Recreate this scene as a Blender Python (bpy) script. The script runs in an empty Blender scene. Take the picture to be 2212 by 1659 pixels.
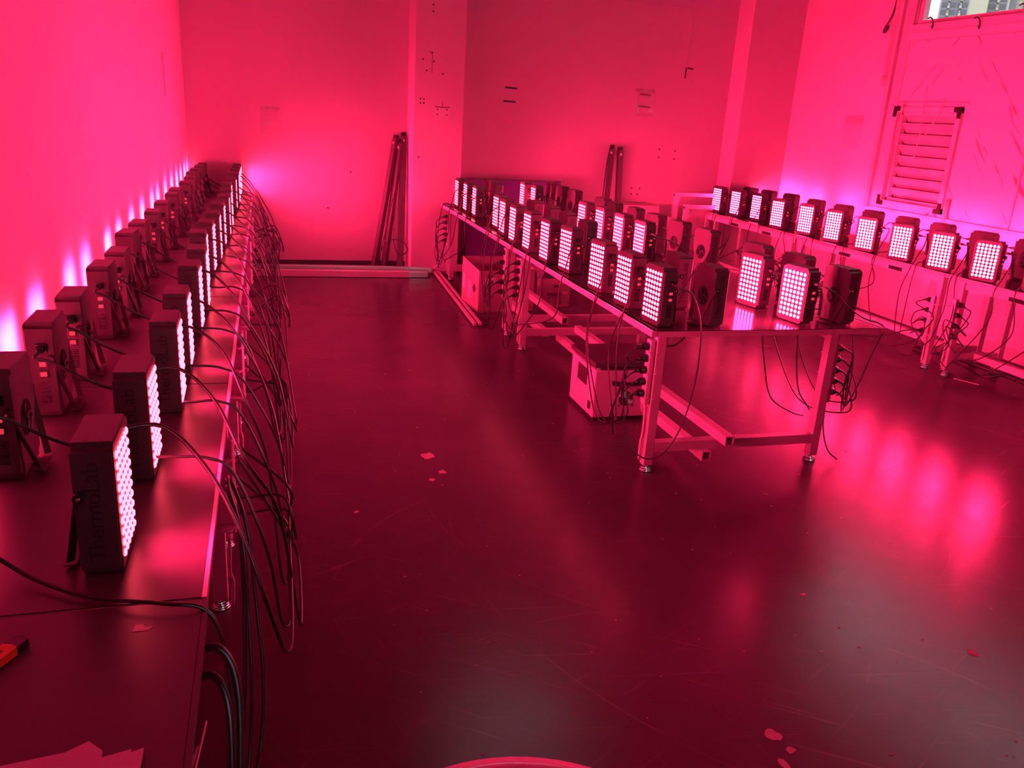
import bpy, bmesh, math, random
from mathutils import Vector, Matrix
random.seed(7)
PI = math.pi
sc = bpy.context.scene
COL = sc.collection

# ------------------------------------------------------------------ camera
R_ = Vector((0, 0, 0))
def cam_axes(p, r, y):
    f = Vector((math.sin(y)*math.cos(p), math.cos(y)*math.cos(p), -math.sin(p)))
    rt = Vector((math.cos(y), -math.sin(y), 0)); up = rt.cross(f)
    return math.cos(r)*rt + math.sin(r)*up, -math.sin(r)*rt + math.cos(r)*up, f
cr, cu, cf = cam_axes(0.314727732, 0.0631050481, 0.294878528)
cd = bpy.data.cameras.new('camera'); cam = bpy.data.objects.new('camera', cd); COL.objects.link(cam)
cam.matrix_world = Matrix(((cr.x, cu.x, -cf.x, 0), (cr.y, cu.y, -cf.y, 0), (cr.z, cu.z, -cf.z, 1.7), (0, 0, 0, 1)))
cd.sensor_width = 36.0; cd.lens = 1795.79354*36/2212; cd.clip_end = 1500; cd.clip_start = 0.05
sc.camera = cam

# ------------------------------------------------------------------ world, sun, exposure
w = bpy.data.worlds.new('sky'); sc.world = w; w.use_nodes = True
bg = w.node_tree.nodes['Background']; bg.inputs[0].default_value = (0.80, 0.90, 1.0, 1); bg.inputs[1].default_value = 4.4
sd = bpy.data.lights.new('sun', 'SUN'); sd.energy = 1.6; sd.angle = math.radians(3); sd.color = (1, .95, .85)
sun = bpy.data.objects.new('sun', sd); COL.objects.link(sun)
sun.rotation_euler = Vector((0.55, 0.55, -0.62)).to_track_quat('-Z', 'Y').to_euler()   # from behind the hall onto the towers
sc.view_settings.view_transform = 'Standard'; sc.view_settings.look = 'None'
sc.view_settings.exposure = 0.0; sc.view_settings.gamma = 1.0; sc.view_settings.use_curve_mapping = False
LED_COLOR = (1.0, 0.0135, 0.100); LED_POWER = 730.0; BEAM = 5.0; LED_SCATTER = 14.0; SCATTER_COLOR = (1.0, .050, .095)
try:
    sc.cycles.use_light_tree = True
    sc.cycles.max_bounces = 8; sc.cycles.diffuse_bounces = 4; sc.cycles.sample_clamp_indirect = 6.0
    sc.cycles.caustics_reflective = False; sc.cycles.caustics_refractive = False
    sc.cycles.use_denoising = True
except Exception: pass

# ------------------------------------------------------------------ materials
def M(name, col, rough=.5, metal=0., spec=.5, bump=None, var=None, coat=0., trans=0., alpha=None, emit=None):
    m = bpy.data.materials.new(name); m.use_nodes = True; nt = m.node_tree; b = nt.nodes['Principled BSDF']
    b.inputs['Base Color'].default_value = (*col, 1); b.inputs['Roughness'].default_value = rough
    b.inputs['Metallic'].default_value = metal; b.inputs['Specular IOR Level'].default_value = spec
    if coat: b.inputs['Coat Weight'].default_value = coat; b.inputs['Coat Roughness'].default_value = .12
    if trans: b.inputs['Transmission Weight'].default_value = trans
    if alpha is not None: b.inputs['Alpha'].default_value = alpha
    if emit: b.inputs['Emission Color'].default_value = (*emit[0], 1); b.inputs['Emission Strength'].default_value = emit[1]
    if bump or var:
        tc = nt.nodes.new('ShaderNodeTexCoord'); nz = nt.nodes.new('ShaderNodeTexNoise')
        s = (bump or var)[0]; nz.inputs['Scale'].default_value = s; nz.inputs['Detail'].default_value = 5
        nt.links.new(tc.outputs['Object'], nz.inputs['Vector'])
        if bump:
            bp = nt.nodes.new('ShaderNodeBump'); bp.inputs['Strength'].default_value = bump[1]; bp.inputs['Distance'].default_value = .002
            nt.links.new(nz.outputs['Fac'], bp.inputs['Height']); nt.links.new(bp.outputs['Normal'], b.inputs['Normal'])
        if var:
            nv = nt.nodes.new('ShaderNodeTexNoise'); nv.inputs['Scale'].default_value = var[0]; nv.inputs['Detail'].default_value = 6
            nt.links.new(tc.outputs['Object'], nv.inputs['Vector'])
            rp = nt.nodes.new('ShaderNodeMapRange'); rp.inputs[1].default_value = .3; rp.inputs[2].default_value = .7
            rp.inputs[3].default_value = 1-var[1]; rp.inputs[4].default_value = 1.0
            mx = nt.nodes.new('ShaderNodeMix'); mx.data_type = 'RGBA'; mx.blend_type = 'MULTIPLY'; mx.inputs[0].default_value = 1
            mx.inputs[6].default_value = (*col, 1); nt.links.new(nv.outputs['Fac'], rp.inputs[0])
            nt.links.new(rp.outputs[0], mx.inputs[7]); nt.links.new(mx.outputs[2], b.inputs['Base Color'])
    return m
m_wall = M('painted_plaster', (.80, .80, .80), .6, bump=(40, .15), var=(1.3, .05))
m_wall_low = M('lower_wall_paint', (.78, .78, .78), .5, bump=(30, .1), var=(2, .06))
m_black = M('black_powder_coat', (.085, .08, .085), .45, bump=(300, .15))
m_face = M('satin_black_face', (.06, .055, .06), .35)
m_print = M('gloss_black_print', (.008, .008, .010), .25)
m_rubber = M('black_rubber', (.030, .028, .030), .38)
m_plug = M('black_plastic', (.018, .018, .02), .3)
m_steel = M('white_painted_steel', (.72, .72, .72), .35, var=(6, .12))
m_alu = M('brushed_aluminium', (.75, .75, .76), .32, metal=.7, var=(5, .15))
m_chrome = M('chrome', (.85, .85, .85), .12, metal=1)
m_top = M('dark_glossy_laminate', (.070, .065, .070), .15, spec=.3, var=(3, .25)); m_matte = M('dark_matte_laminate', (.105, .098, .105), .36, spec=.4, var=(3, .15))
m_text = M('gloss_black_lettering', (.034, .032, .034), .3)
m_strip = M('white_plastic', (.82, .82, .82), .35)
m_tie = M('nylon_tie', (.75, .75, .75), .4)
m_switch = M('switch_rocker', (.75, .25, .3), .2, emit=((1.0, .06, .10), .55))
m_card = M('corrugated_cardboard', (.50, .42, .42), .8, bump=(60, .3), var=(4, .12))
m_cardlight = M('pale_cardboard', (.56, .50, .48), .8, var=(4, .1))
m_label = M('white_paper_label', (.85, .85, .85), .5)
m_ink = M('dark_ink', (.06, .06, .07), .6)
m_white = M('white_enamel', (.78, .78, .78), .3, coat=.4)
m_blue = M('blue_laminate_board', (.20, .06, .38), .4, var=(3, .2))
m_paper = M('white_paper', (.92, .91, .92), .6)
m_orange = M('orange_plastic', (.9, .42, .03), .35, emit=None)
m_film = M('clear_plastic_film', (.95, .95, .95), .12, spec=.8, alpha=.22, bump=(9, 1.0))
m_tape = M('translucent_tape', (.80, .76, .74), .25, alpha=.55)
m_glass = M('clear_glass', (1, 1, 1), .0, trans=1.0)
m_slat = M('aged_louvre_blade', (.72, .70, .70), .28, coat=.3, var=(5, .35))
m_mark = M('black_marker', (.05, .04, .05), .5)
m_pipe = M('beige_plastic_pipe', (.68, .62, .56), .35, var=(2, .15))
m_chip = M('exposed_pale_concrete', (.50, .42, .42), .8, var=(30, .3))
m_lens = bpy.data.materials.new('red_led_lens'); m_lens.use_nodes = True
_b = m_lens.node_tree.nodes['Principled BSDF']; _b.inputs['Base Color'].default_value = (.6, .1, .15, 1)
_b.inputs['Emission Color'].default_value = (*LED_COLOR, 1)
# lensed diode: radiant intensity falls off with angle from the lens axis (the panel's own normal), as a real beam does
_nt = m_lens.node_tree; _g = _nt.nodes.new('ShaderNodeNewGeometry'); _v = _nt.nodes.new('ShaderNodeVectorTransform')
_v.vector_type = 'VECTOR'; _v.convert_from = 'WORLD'; _v.convert_to = 'OBJECT'; _nt.links.new(_g.outputs['Incoming'], _v.inputs[0])
_s = _nt.nodes.new('ShaderNodeSeparateXYZ'); _nt.links.new(_v.outputs[0], _s.inputs[0])
_m = _nt.nodes.new('ShaderNodeMath'); _m.operation = 'MAXIMUM'; _m.inputs[1].default_value = 0; _nt.links.new(_s.outputs['X'], _m.inputs[0])
_p = _nt.nodes.new('ShaderNodeMath'); _p.operation = 'POWER'; _p.inputs[1].default_value = BEAM; _nt.links.new(_m.outputs[0], _p.inputs[0])
_c = _nt.nodes.new('ShaderNodeVectorMath'); _c.operation = 'SCALE'; _c.inputs[0].default_value = [LED_POWER*c for c in LED_COLOR]; _nt.links.new(_p.outputs[0], _c.inputs['Scale'])
_a = _nt.nodes.new('ShaderNodeVectorMath'); _a.operation = 'ADD'; _a.inputs[1].default_value = [LED_SCATTER*c for c in SCATTER_COLOR]; _nt.links.new(_c.outputs[0], _a.inputs[0])
_nt.links.new(_a.outputs[0], _b.inputs['Emission Color']); _b.inputs['Emission Strength'].default_value = 1.0


def floor_mat():
    m = bpy.data.materials.new('worn_grey_floor_paint'); m.use_nodes = True; nt = m.node_tree; b = nt.nodes['Principled BSDF']; L = nt.links
    tc = nt.nodes.new('ShaderNodeTexCoord')
    def noise(scale, detail, vec=None, rough=.6):
        n = nt.nodes.new('ShaderNodeTexNoise'); n.inputs['Scale'].default_value = scale; n.inputs['Detail'].default_value = detail
        n.inputs['Roughness'].default_value = rough; L.new(vec or tc.outputs['Object'], n.inputs['Vector']); return n
    def ramp(src, a, b_, lo, hi):
        r = nt.nodes.new('ShaderNodeMapRange'); r.inputs[1].default_value = a; r.inputs[2].default_value = b_
        r.inputs[3].default_value = lo; r.inputs[4].default_value = hi; L.new(src, r.inputs[0]); return r.outputs[0]
    n1 = noise(.55, 8); n2 = noise(6, 6)
    # scuffs: stretched noise at two headings, thresholded thin
    fac = None
    for ang, sc_, th in ((35, (1.8, 60, 1), .61), (-28, (1.5, 70, 1), .62), (78, (1.2, 90, 1), .63), (8, (1.4, 80, 1), .62)):
        mp = nt.nodes.new('ShaderNodeMapping'); mp.inputs['Rotation'].default_value = (0, 0, math.radians(ang))
        m2 = nt.nodes.new('ShaderNodeMapping'); m2.inputs['Scale'].default_value = sc_; L.new(mp.outputs[0], m2.inputs['Vector'])
        L.new(tc.outputs['Object'], mp.inputs['Vector']); s = noise(1.0, 5, m2.outputs['Vector'], .7)
        o = ramp(s.outputs['Fac'], th, th+.07, 0, 1)
        if fac is None: fac = o
        else:
            a = nt.nodes.new('ShaderNodeMath'); a.operation = 'MAXIMUM'; L.new(fac, a.inputs[0]); L.new(o, a.inputs[1]); fac = a.outputs[0]
    # long arc-shaped drag marks: thin rings around a few centres, broken up by noise
    sp = nt.nodes.new('ShaderNodeSeparateXYZ'); L.new(tc.outputs['Object'], sp.inputs[0]); n9 = noise(1.7, 3)
    for (cx, cy, rad, wd_) in ((1.15, 2.55, .98, .006), (2.9, 1.2, 1.45, .005), (1.9, 3.4, 1.25, .005), (1.1, 1.1, 1.3, .004), (2.6, 2.9, 1.9, .004)):
        cc = nt.nodes.new('ShaderNodeVectorMath'); cc.operation = 'DISTANCE'; cc.inputs[1].default_value = (cx, cy, -.0)
        L.new(tc.outputs['Object'], cc.inputs[0])
        d_ = nt.nodes.new('ShaderNodeMath'); d_.operation = 'SUBTRACT'; L.new(cc.outputs['Value'], d_.inputs[0]); d_.inputs[1].default_value = rad
        e_ = nt.nodes.new('ShaderNodeMath'); e_.operation = 'ABSOLUTE'; L.new(d_.outputs[0], e_.inputs[0])
        o = ramp(e_.outputs[0], 0, wd_, 1, 0); o2 = ramp(n9.outputs['Fac'], .48, .56, 0, 1)
        g_ = nt.nodes.new('ShaderNodeMath'); g_.operation = 'MULTIPLY'; L.new(o, g_.inputs[0]); L.new(o2, g_.inputs[1])
        a = nt.nodes.new('ShaderNodeMath'); a.operation = 'MAXIMUM'; L.new(fac, a.inputs[0]); L.new(g_.outputs[0], a.inputs[1]); fac = a.outputs[0]
    patch = ramp(n1.outputs['Fac'], .42, .62, .1, 1)
    mu = nt.nodes.new('ShaderNodeMath'); mu.operation = 'MULTIPLY'; L.new(fac, mu.inputs[0]); L.new(patch, mu.inputs[1])
    mix = nt.nodes.new('ShaderNodeMix'); mix.data_type = 'RGBA'
    mix.inputs[6].default_value = (.088, .078, .080, 1); mix.inputs[7].default_value = (.30, .26, .27, 1)
    mm = nt.nodes.new('ShaderNodeMath'); mm.operation = 'MULTIPLY'; mm.inputs[1].default_value = .42; L.new(mu.outputs[0], mm.inputs[0]); L.new(mm.outputs[0], mix.inputs[0])
    mx = nt.nodes.new('ShaderNodeMix'); mx.data_type = 'RGBA'; mx.blend_type = 'MULTIPLY'; mx.inputs[0].default_value = 1
    L.new(mix.outputs[2], mx.inputs[6]); L.new(ramp(n1.outputs['Fac'], .3, .7, .75, 1.15), mx.inputs[7]); L.new(mx.outputs[2], b.inputs['Base Color'])
    ro = nt.nodes.new('ShaderNodeMath'); ro.operation = 'ADD'; L.new(ramp(n2.outputs['Fac'], .35, .7, .235, .268), ro.inputs[0])
    r2 = nt.nodes.new('ShaderNodeMath'); r2.operation = 'MULTIPLY'; r2.inputs[1].default_value = .0; L.new(mu.outputs[0], r2.inputs[0]); L.new(r2.outputs[0], ro.inputs[1]); L.new(ro.outputs[0], b.inputs['Roughness'])
    bp = nt.nodes.new('ShaderNodeBump'); bp.inputs['Strength'].default_value = .30; bp.inputs['Distance'].default_value = .004
    L.new(noise(7, 6).outputs['Fac'], bp.inputs['Height']); L.new(bp.outputs['Normal'], b.inputs['Normal'])
    b.inputs['Specular IOR Level'].default_value = .15
    return m
m_floor = floor_mat()

def marble_mat():
    m = bpy.data.materials.new('white_marble_panel'); m.use_nodes = True; nt = m.node_tree; b = nt.nodes['Principled BSDF']; L = nt.links
    tc = nt.nodes.new('ShaderNodeTexCoord'); sp = nt.nodes.new('ShaderNodeSeparateXYZ'); L.new(tc.outputs['Object'], sp.inputs[0])
    # book-matched: mirror the horizontal coordinate about y = 6.2, so the veins spread both ways downward
    su = nt.nodes.new('ShaderNodeMath'); su.operation = 'SUBTRACT'; L.new(sp.outputs['Y'], su.inputs[0]); su.inputs[1].default_value = 6.38
    ab = nt.nodes.new('ShaderNodeMath'); ab.operation = 'ABSOLUTE'; L.new(su.outputs[0], ab.inputs[0])
    cb = nt.nodes.new('ShaderNodeCombineXYZ'); L.new(ab.outputs[0], cb.inputs[0]); L.new(sp.outputs['Z'], cb.inputs[1])
    mp = nt.nodes.new('ShaderNodeMapping'); mp.inputs['Rotation'].default_value = (0, 0, math.radians(-42)); mp.inputs['Scale'].default_value = (1, 1, 1)
    L.new(cb.outputs[0], mp.inputs['Vector'])
    m2 = nt.nodes.new('ShaderNodeMapping'); m2.inputs['Scale'].default_value = (17, 1.6, 1); L.new(mp.outputs[0], m2.inputs['Vector'])
    n = nt.nodes.new('ShaderNodeTexNoise'); n.inputs['Scale'].default_value = 1.0; n.inputs['Detail'].default_value = 5; n.inputs['Distortion'].default_value = .5
    L.new(m2.outputs[0], n.inputs['Vector'])
    r = nt.nodes.new('ShaderNodeValToRGB'); e = r.color_ramp.elements
    e[0].position = .585; e[0].color = (.78, .77, .77, 1); e[1].position = .66; e[1].color = (.24, .22, .23, 1)
    L.new(n.outputs['Fac'], r.inputs[0]); L.new(r.outputs[0], b.inputs['Base Color']); b.inputs['Roughness'].default_value = .35
    return m
m_marble = marble_mat()

# ------------------------------------------------------------------ mesh helpers
def box(bm, c, s, rot=None, bev=0.):
    """box with centre c, size s; optional 3x3 rotation about its centre"""
    r = bmesh.ops.create_cube(bm, size=1.0); vs = r['verts']
    for v in vs: v.co = Vector((v.co.x*s[0], v.co.y*s[1], v.co.z*s[2]))
    if bev:
        es = list({e for v in vs for e in v.link_edges})
        g = bmesh.ops.bevel(bm, geom=es, offset=bev, segments=2, affect='EDGES', profile=.5)
        vs = list({v for v in g['verts']} | {v for v in vs if v.is_valid})
    for v in vs:
        p = v.co.copy()
        if rot is not None: p = rot @ p
        v.co = p + Vector(c)
    return vs
def bar(bm, a, b, w_, h_, bev=0.):
    a = Vector(a); b = Vector(b); d = b-a; q = d.to_track_quat('Y', 'Z').to_matrix()
    return box(bm, (a+b)/2, (w_, d.length, h_), q, bev)
def cyl(bm, a, b, r, n=12, r2=None, cap=True):
    a = Vector(a); b = Vector(b); d = b-a; q = d.to_track_quat('Z', 'Y').to_matrix()
    A = []; B = []
    for i in range(n):
        t = 2*PI*i/n; u = Vector((math.cos(t), math.sin(t), 0))
        A.append(bm.verts.new(a + q @ (u*r))); B.append(bm.verts.new(b + q @ (u*(r if r2 is None else r2))))
    for i in range(n):
        f = bm.faces.new((A[i], A[(i+1) % n], B[(i+1) % n], B[i])); f.smooth = True
    if cap: bm.faces.new(A[::-1]); bm.faces.new(B)
def prism(bm, pts, axis, a, b):
    """extrude a 2-D outline along axis between a and b"""
    def P(u, v, t):
        return {'x': (t, u, v), 'y': (u, t, v), 'z': (u, v, t)}[axis]
    A = [bm.verts.new(P(u, v, a)) for u, v in pts]; B = [bm.verts.new(P(u, v, b)) for u, v in pts]; n = len(pts)
    bm.faces.new(A[::-1]); bm.faces.new(B)
    for i in range(n): bm.faces.new((A[i], A[(i+1) % n], B[(i+1) % n], B[i]))
def spline(pts, n=7):
    P = [Vector(p) for p in pts]; P = [P[0]*2-P[1]] + P + [P[-1]*2-P[-2]]; out = []
    for i in range(1, len(P)-2):
        a, b, c, d = P[i-1], P[i], P[i+1], P[i+2]
        for k in range(n):
            t = k/n; out.append(.5*((2*b) + (c-a)*t + (2*a-5*b+4*c-d)*t*t + (3*b-3*c+d-a)*t**3))
    out.append(P[-2]); return out
def tube(bm, pts, r, n=6, smooth=7):
    P = spline(pts, smooth) if smooth else [Vector(p) for p in pts]
    prev = None; up = Vector((0, 0, 1)); N = None
    for i, p in enumerate(P):
        t = (P[min(i+1, len(P)-1)] - P[max(i-1, 0)]).normalized()
        if N is None:
            N = t.cross(up);
            if N.length < .05: N = t.cross(Vector((1, 0, 0)))
        N = (N - t*N.dot(t)).normalized(); B = t.cross(N)
        ring = [bm.verts.new(p + r*(math.cos(2*PI*k/n)*N + math.sin(2*PI*k/n)*B)) for k in range(n)]
        if prev:
            for k in range(n):
                f = bm.faces.new((prev[k], prev[(k+1) % n], ring[(k+1) % n], ring[k])); f.smooth = True
        else: bm.faces.new(ring[::-1])
        prev = ring
    bm.faces.new(prev)
def obj(name, bm, mat, parent=None, label=None, cat=None, group=None, kind=None):
    bmesh.ops.recalc_face_normals(bm, faces=bm.faces[:])
    me = bpy.data.meshes.new(name); bm.to_mesh(me); bm.free(); me.materials.append(mat)
    return link(name, me, parent, label, cat, group, kind)
def link(name, me, parent=None, label=None, cat=None, group=None, kind=None):
    o = bpy.data.objects.new(name, me); COL.objects.link(o); o.parent = parent
    for k, v in (('label', label), ('category', cat), ('group', group), ('kind', kind)):
        if v: o[k] = v
    return o
def thing(name, label, cat, loc=(0, 0, 0), rz=0., group=None, kind=None):
    o = link(name, None, None, label, cat, group, kind); o.location = loc; o.rotation_euler = (0, 0, rz); return o
def copy_tree(o, parent=None, depth=0):
    c = o.copy(); COL.objects.link(c)
    if depth: c.parent = parent
    for ch in KIDS.get(o.name, []): copy_tree(ch, c, depth+1)
    return c
KIDS = {}
def nb(): return bmesh.new()
def simple(name, mat, fn, **k):
    bm = nb(); fn(bm); return obj(name, bm, mat, **k)

# ------------------------------------------------------------------ the hall
XL, XR, YB, YF, ZC = -.753, 5.86, 9.19, -3.2, 4.5
simple('floor', m_floor, lambda b: box(b, ((XL+XR)/2, (YB+YF)/2, -.05), (XR-XL+.6, YB-YF+.6, .1)), kind='structure')
def ceil(b):
    # rooflight opening x 1.75..2.65, y 6.4..7.5
    x0, x1, y0, y1 = 1.72, 2.92, 6.15, 7.55
    for (a, c, d, e) in ((XL-.2, x0, YF-.2, YB+.2), (x1, XR+.2, YF-.2, YB+.2), (x0, x1, YF-.2, y0), (x0, x1, y1, YB+.2)):
        box(b, ((a+c)/2, (d+e)/2, ZC+.1), (c-a, e-d, .2))
simple('ceiling', m_wall, ceil, kind='structure')
simple('wall_left', m_wall, lambda b: box(b, (XL-.1, (YB+YF)/2, ZC/2), (.2, YB-YF+.4, ZC)), kind='structure')
simple('wall_back', m_wall, lambda b: box(b, ((XL+XR)/2, YB+.1, ZC/2), (XR-XL+.4, .2, ZC)), kind='structure')
def wf(b):
    x0, x1, z0, z1 = 0, 4, 1.0, 3.0
    for (a, c, d, e) in ((XL-.2, x0, 0, ZC), (x1, XR+.2, 0, ZC), (x0, x1, 0, z0), (x0, x1, z1, ZC)): box(b, ((a+c)/2, YF-.1, (d+e)/2), (c-a, .2, e-d))
simple('wall_front', m_wall, wf, kind='structure')
def wr(b):
    T = .22; xc = XR+T/2
    def seg(y0, y1, z0, z1): box(b, (xc, (y0+y1)/2, (z0+z1)/2), (T, y1-y0, z1-z0))
    seg(7.06, YB+.2, 0, 1.02); seg(7.06+.02, YB+.2, 1.02, ZC)     # plaster pier, left of window
    seg(YF-.2, 7.06, 0, 1.02)
    seg(YF-.2, 7.08, 3.85, ZC)
    seg(YF-.2, 1.5, 1.02, 3.85)                         # pier beyond the window
    # infill with louvre opening y 6.27..7.08, z 1.06..1.98
    seg(1.5, 6.25, 1.02, 2.71); seg(6.25, 7.08, 2.0, 2.71); seg(6.25, 7.08, 1.02, 1.06)
simple('wall_right', m_wall, wr, kind='structure')
simple('pillar', m_wall, lambda b: box(b, (1.705, 8.99, ZC/2), (.51, .42, ZC), bev=.006), kind='structure')
simple('pillar', m_wall, lambda b: box(b, (5.54, 9.04, ZC/2), (.68, .34, ZC), bev=.006), kind='structure')
simple('trim_1', m_steel, lambda b: (box(b, (XR-.03, 7.245, 2.76), (.06, .05, 3.48)), box(b, (XR-.012, 7.16, 2.0), (.024, .14, 1.96))), kind='structure')
# marble-look panels on the infill (each a part of its wall)
wallr = bpy.data.objects['wall_right']
def mpanel(y0, y1, z0, z1, hole=None):
    b = nb()
    if hole:
        hy0, hy1, hz0, hz1 = hole
        for (a, c, d, e) in ((y0, hy0, z0, z1), (hy1, y1, z0, z1), (hy0, hy1, z0, hz0), (hy0, hy1, hz1, z1)):
            if c-a > .002 and e-d > .002: box(b, (XR-.009, (a+c)/2, (d+e)/2), (.018, c-a, e-d))
    else: box(b, (XR-.009, (y0+y1)/2, (z0+z1)/2), (.018, y1-y0, z1-z0))
    return obj('panel', b, m_marble, wallr)
mpanel(5.515, 7.09, 1.03, 2.56, hole=(6.27, 7.07, 1.06, 1.98))
mpanel(3.7, 5.503, 1.03, 2.56); mpanel(1.9, 3.69, 1.03, 2.56)
simple('panel_joint', m_steel, lambda b: (box(b, (XR-.015, 5.51, 1.8), (.03, .02, 1.5)), box(b, (XR-.02, 4.5, 1.015), (.04, 5.4, .03))), parent=wallr)
# window sill courses
simple('trim_2', m_wall, lambda b: (box(b, (XR-.03, 4.3, 2.595), (.06, 5.6, .07)), box(b, (XR-.02, 4.3, 2.665), (.05, 5.6, .07))), kind='structure')
# high window
win = thing('window_1', None, None, kind='structure')
def wframe(b):
    x = XR+.06
    bar(b, (x, 1.5, 2.725), (x, 7.08, 2.725), .09, .03); bar(b, (x, 1.5, 3.82), (x, 7.08, 3.82), .09, .06)
    for y in (7.05, 5.2, 3.35, 1.53): box(b, (x, y, 3.28), (.09, .06 if y < 7 else .055, 1.08))
simple('window_frame', m_white, wframe, parent=win)
for y0, y1 in ((5.23, 7.02), (3.38, 5.17), (1.56, 3.32)):
    simple('pane', m_glass, lambda b: box(b, (XR+.07, (y0+y1)/2, 3.27), (.006, y1-y0, 1.04)), parent=win)
# rooflight
rl = thing('window_2', None, None, kind='structure')
simple('window_frame', m_white, lambda b: [bar(b, p, q, .06, .08) for p, q in (((1.72, 6.15, ZC+.2), (2.92, 6.15, ZC+.2)), ((1.72, 7.55, ZC+.2), (2.92, 7.55, ZC+.2)), ((1.72, 6.15, ZC+.2), (1.72, 7.55, ZC+.2)), ((2.92, 6.15, ZC+.2), (2.92, 7.55, ZC+.2)))], parent=rl)
simple('pane', m_glass, lambda b: box(b, (2.32, 6.85, ZC+.21), (1.18, 1.38, .008)), parent=rl)
# unseen window added behind the camera for daylight on near table and floor
wb_ = thing('fill_window', None, None, kind='structure')
simple('window_frame', m_white, lambda b: [bar(b, p, q, .06, .06) for p, q in (((0, YF-.1, 1.03), (4, YF-.1, 1.03)), ((0, YF-.1, 2.97), (4, YF-.1, 2.97)), ((.03, YF-.1, 1.0), (.03, YF-.1, 3.0)), ((3.97, YF-.1, 1.0), (3.97, YF-.1, 3.0)), ((2.0, YF-.1, 1.0), (2.0, YF-.1, 3.0)))], parent=wb_)
simple('pane', m_glass, lambda b: box(b, (2.0, YF-.1, 2.0), (3.9, .006, 1.9)), parent=wb_)
# louvre
lv = thing('window_3', None, None, kind='structure')
def lframe(b):
    x = XR-.02
    for (p, q) in (((x, 6.25, 1.085), (x, 7.10, 1.085)), ((x, 6.25, 1.955), (x, 7.10, 1.955)), ((x, 6.275, 1.06), (x, 6.275, 1.98)), ((x, 7.075, 1.06), (x, 7.075, 1.98))): bar(b, p, q, .05, .05)
    x = XR+.02
    for (p, q) in (((x, 6.31, 1.125), (x, 7.04, 1.125)), ((x, 6.31, 1.915), (x, 7.04, 1.915)), ((x, 6.325, 1.11), (x, 6.325, 1.93)), ((x, 7.025, 1.11), (x, 7.025, 1.93))): bar(b, p, q, .05, .025)
simple('louvre_frame', m_steel, lframe, parent=lv)
for y in (6.30, 7.05):
    for z in (1.11, 1.93): simple('corner_bracket', m_plug, lambda b: prism(b, [(y+(.05 if y > 6.5 else -.05)*q, z+(.05 if z > 1.5 else -.05)*w_) for q, w_ in ((1, 1), (-.7, 1), (-.7, .2), (.1, .1), (.2, -.9), (1, -.9))], 'x', XR-.052, XR-.044), parent=lv)
for k in range(8):
    z = 1.175 + k*.1
    rot = Matrix.Rotation(math.radians(-40), 3, 'Y')
    b = nb(); box(b, (XR+.05, 6.675, z), (.006, .69, .115), rot); box(b, (XR+.012, 6.675, z-.048), (.01, .69, .012)); obj('slat', b, m_slat, lv)
simple('back_board', m_wall_low, lambda b: box(b, (XR+.16, 6.675, 1.52), (.01, .82, .92)), parent=lv)
for pts in ([(XR-.055, 6.98, 2.02), (XR-.06, 6.97, 1.9), (XR-.05, 7.0, 1.78), (XR-.04, 6.97, 1.4)], [(XR-.05, 6.72, 2.15), (XR-.06, 6.71, 1.95), (XR-.05, 6.69, 1.75), (XR-.04, 6.72, 1.5)], [(XR-.05, 6.47, 2.05), (XR-.06, 6.5, 1.92), (XR-.06, 6.6, 1.75), (XR-.05, 6.68, 1.66)]):
    simple('wire', m_tie, lambda b: tube(b, pts, .006, 5), parent=lv)
simple('ledge_rod', m_steel, lambda b: cyl(b, (XR-.03, 6.2, 2.02), (XR-.03, 7.1, 2.02), .006, 6), parent=lv)
simple('pipe', m_pipe, lambda b: (cyl(b, (XR-.035, 6.19, .72), (XR-.035, 6.19, 1.2), .022, 12)), label='short beige plastic pipe end standing by the lower right corner of the louvre', cat='pipe')
simple('pipe', m_pipe, lambda b: (cyl(b, (XR-.04, 7.31, 2.2), (XR-.04, 7.31, ZC), .03, 12), cyl(b, (XR-.04, 7.31, 2.17), (XR-.04, 7.31, 2.26), .034, 12)), label='long beige vertical pipe left of the high window', cat='pipe')
simple('baseboard_right', m_wall_low, lambda b: box(b, (XR-.006, 4.2, .05), (.012, 9.2, .10)), kind='structure')

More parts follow.
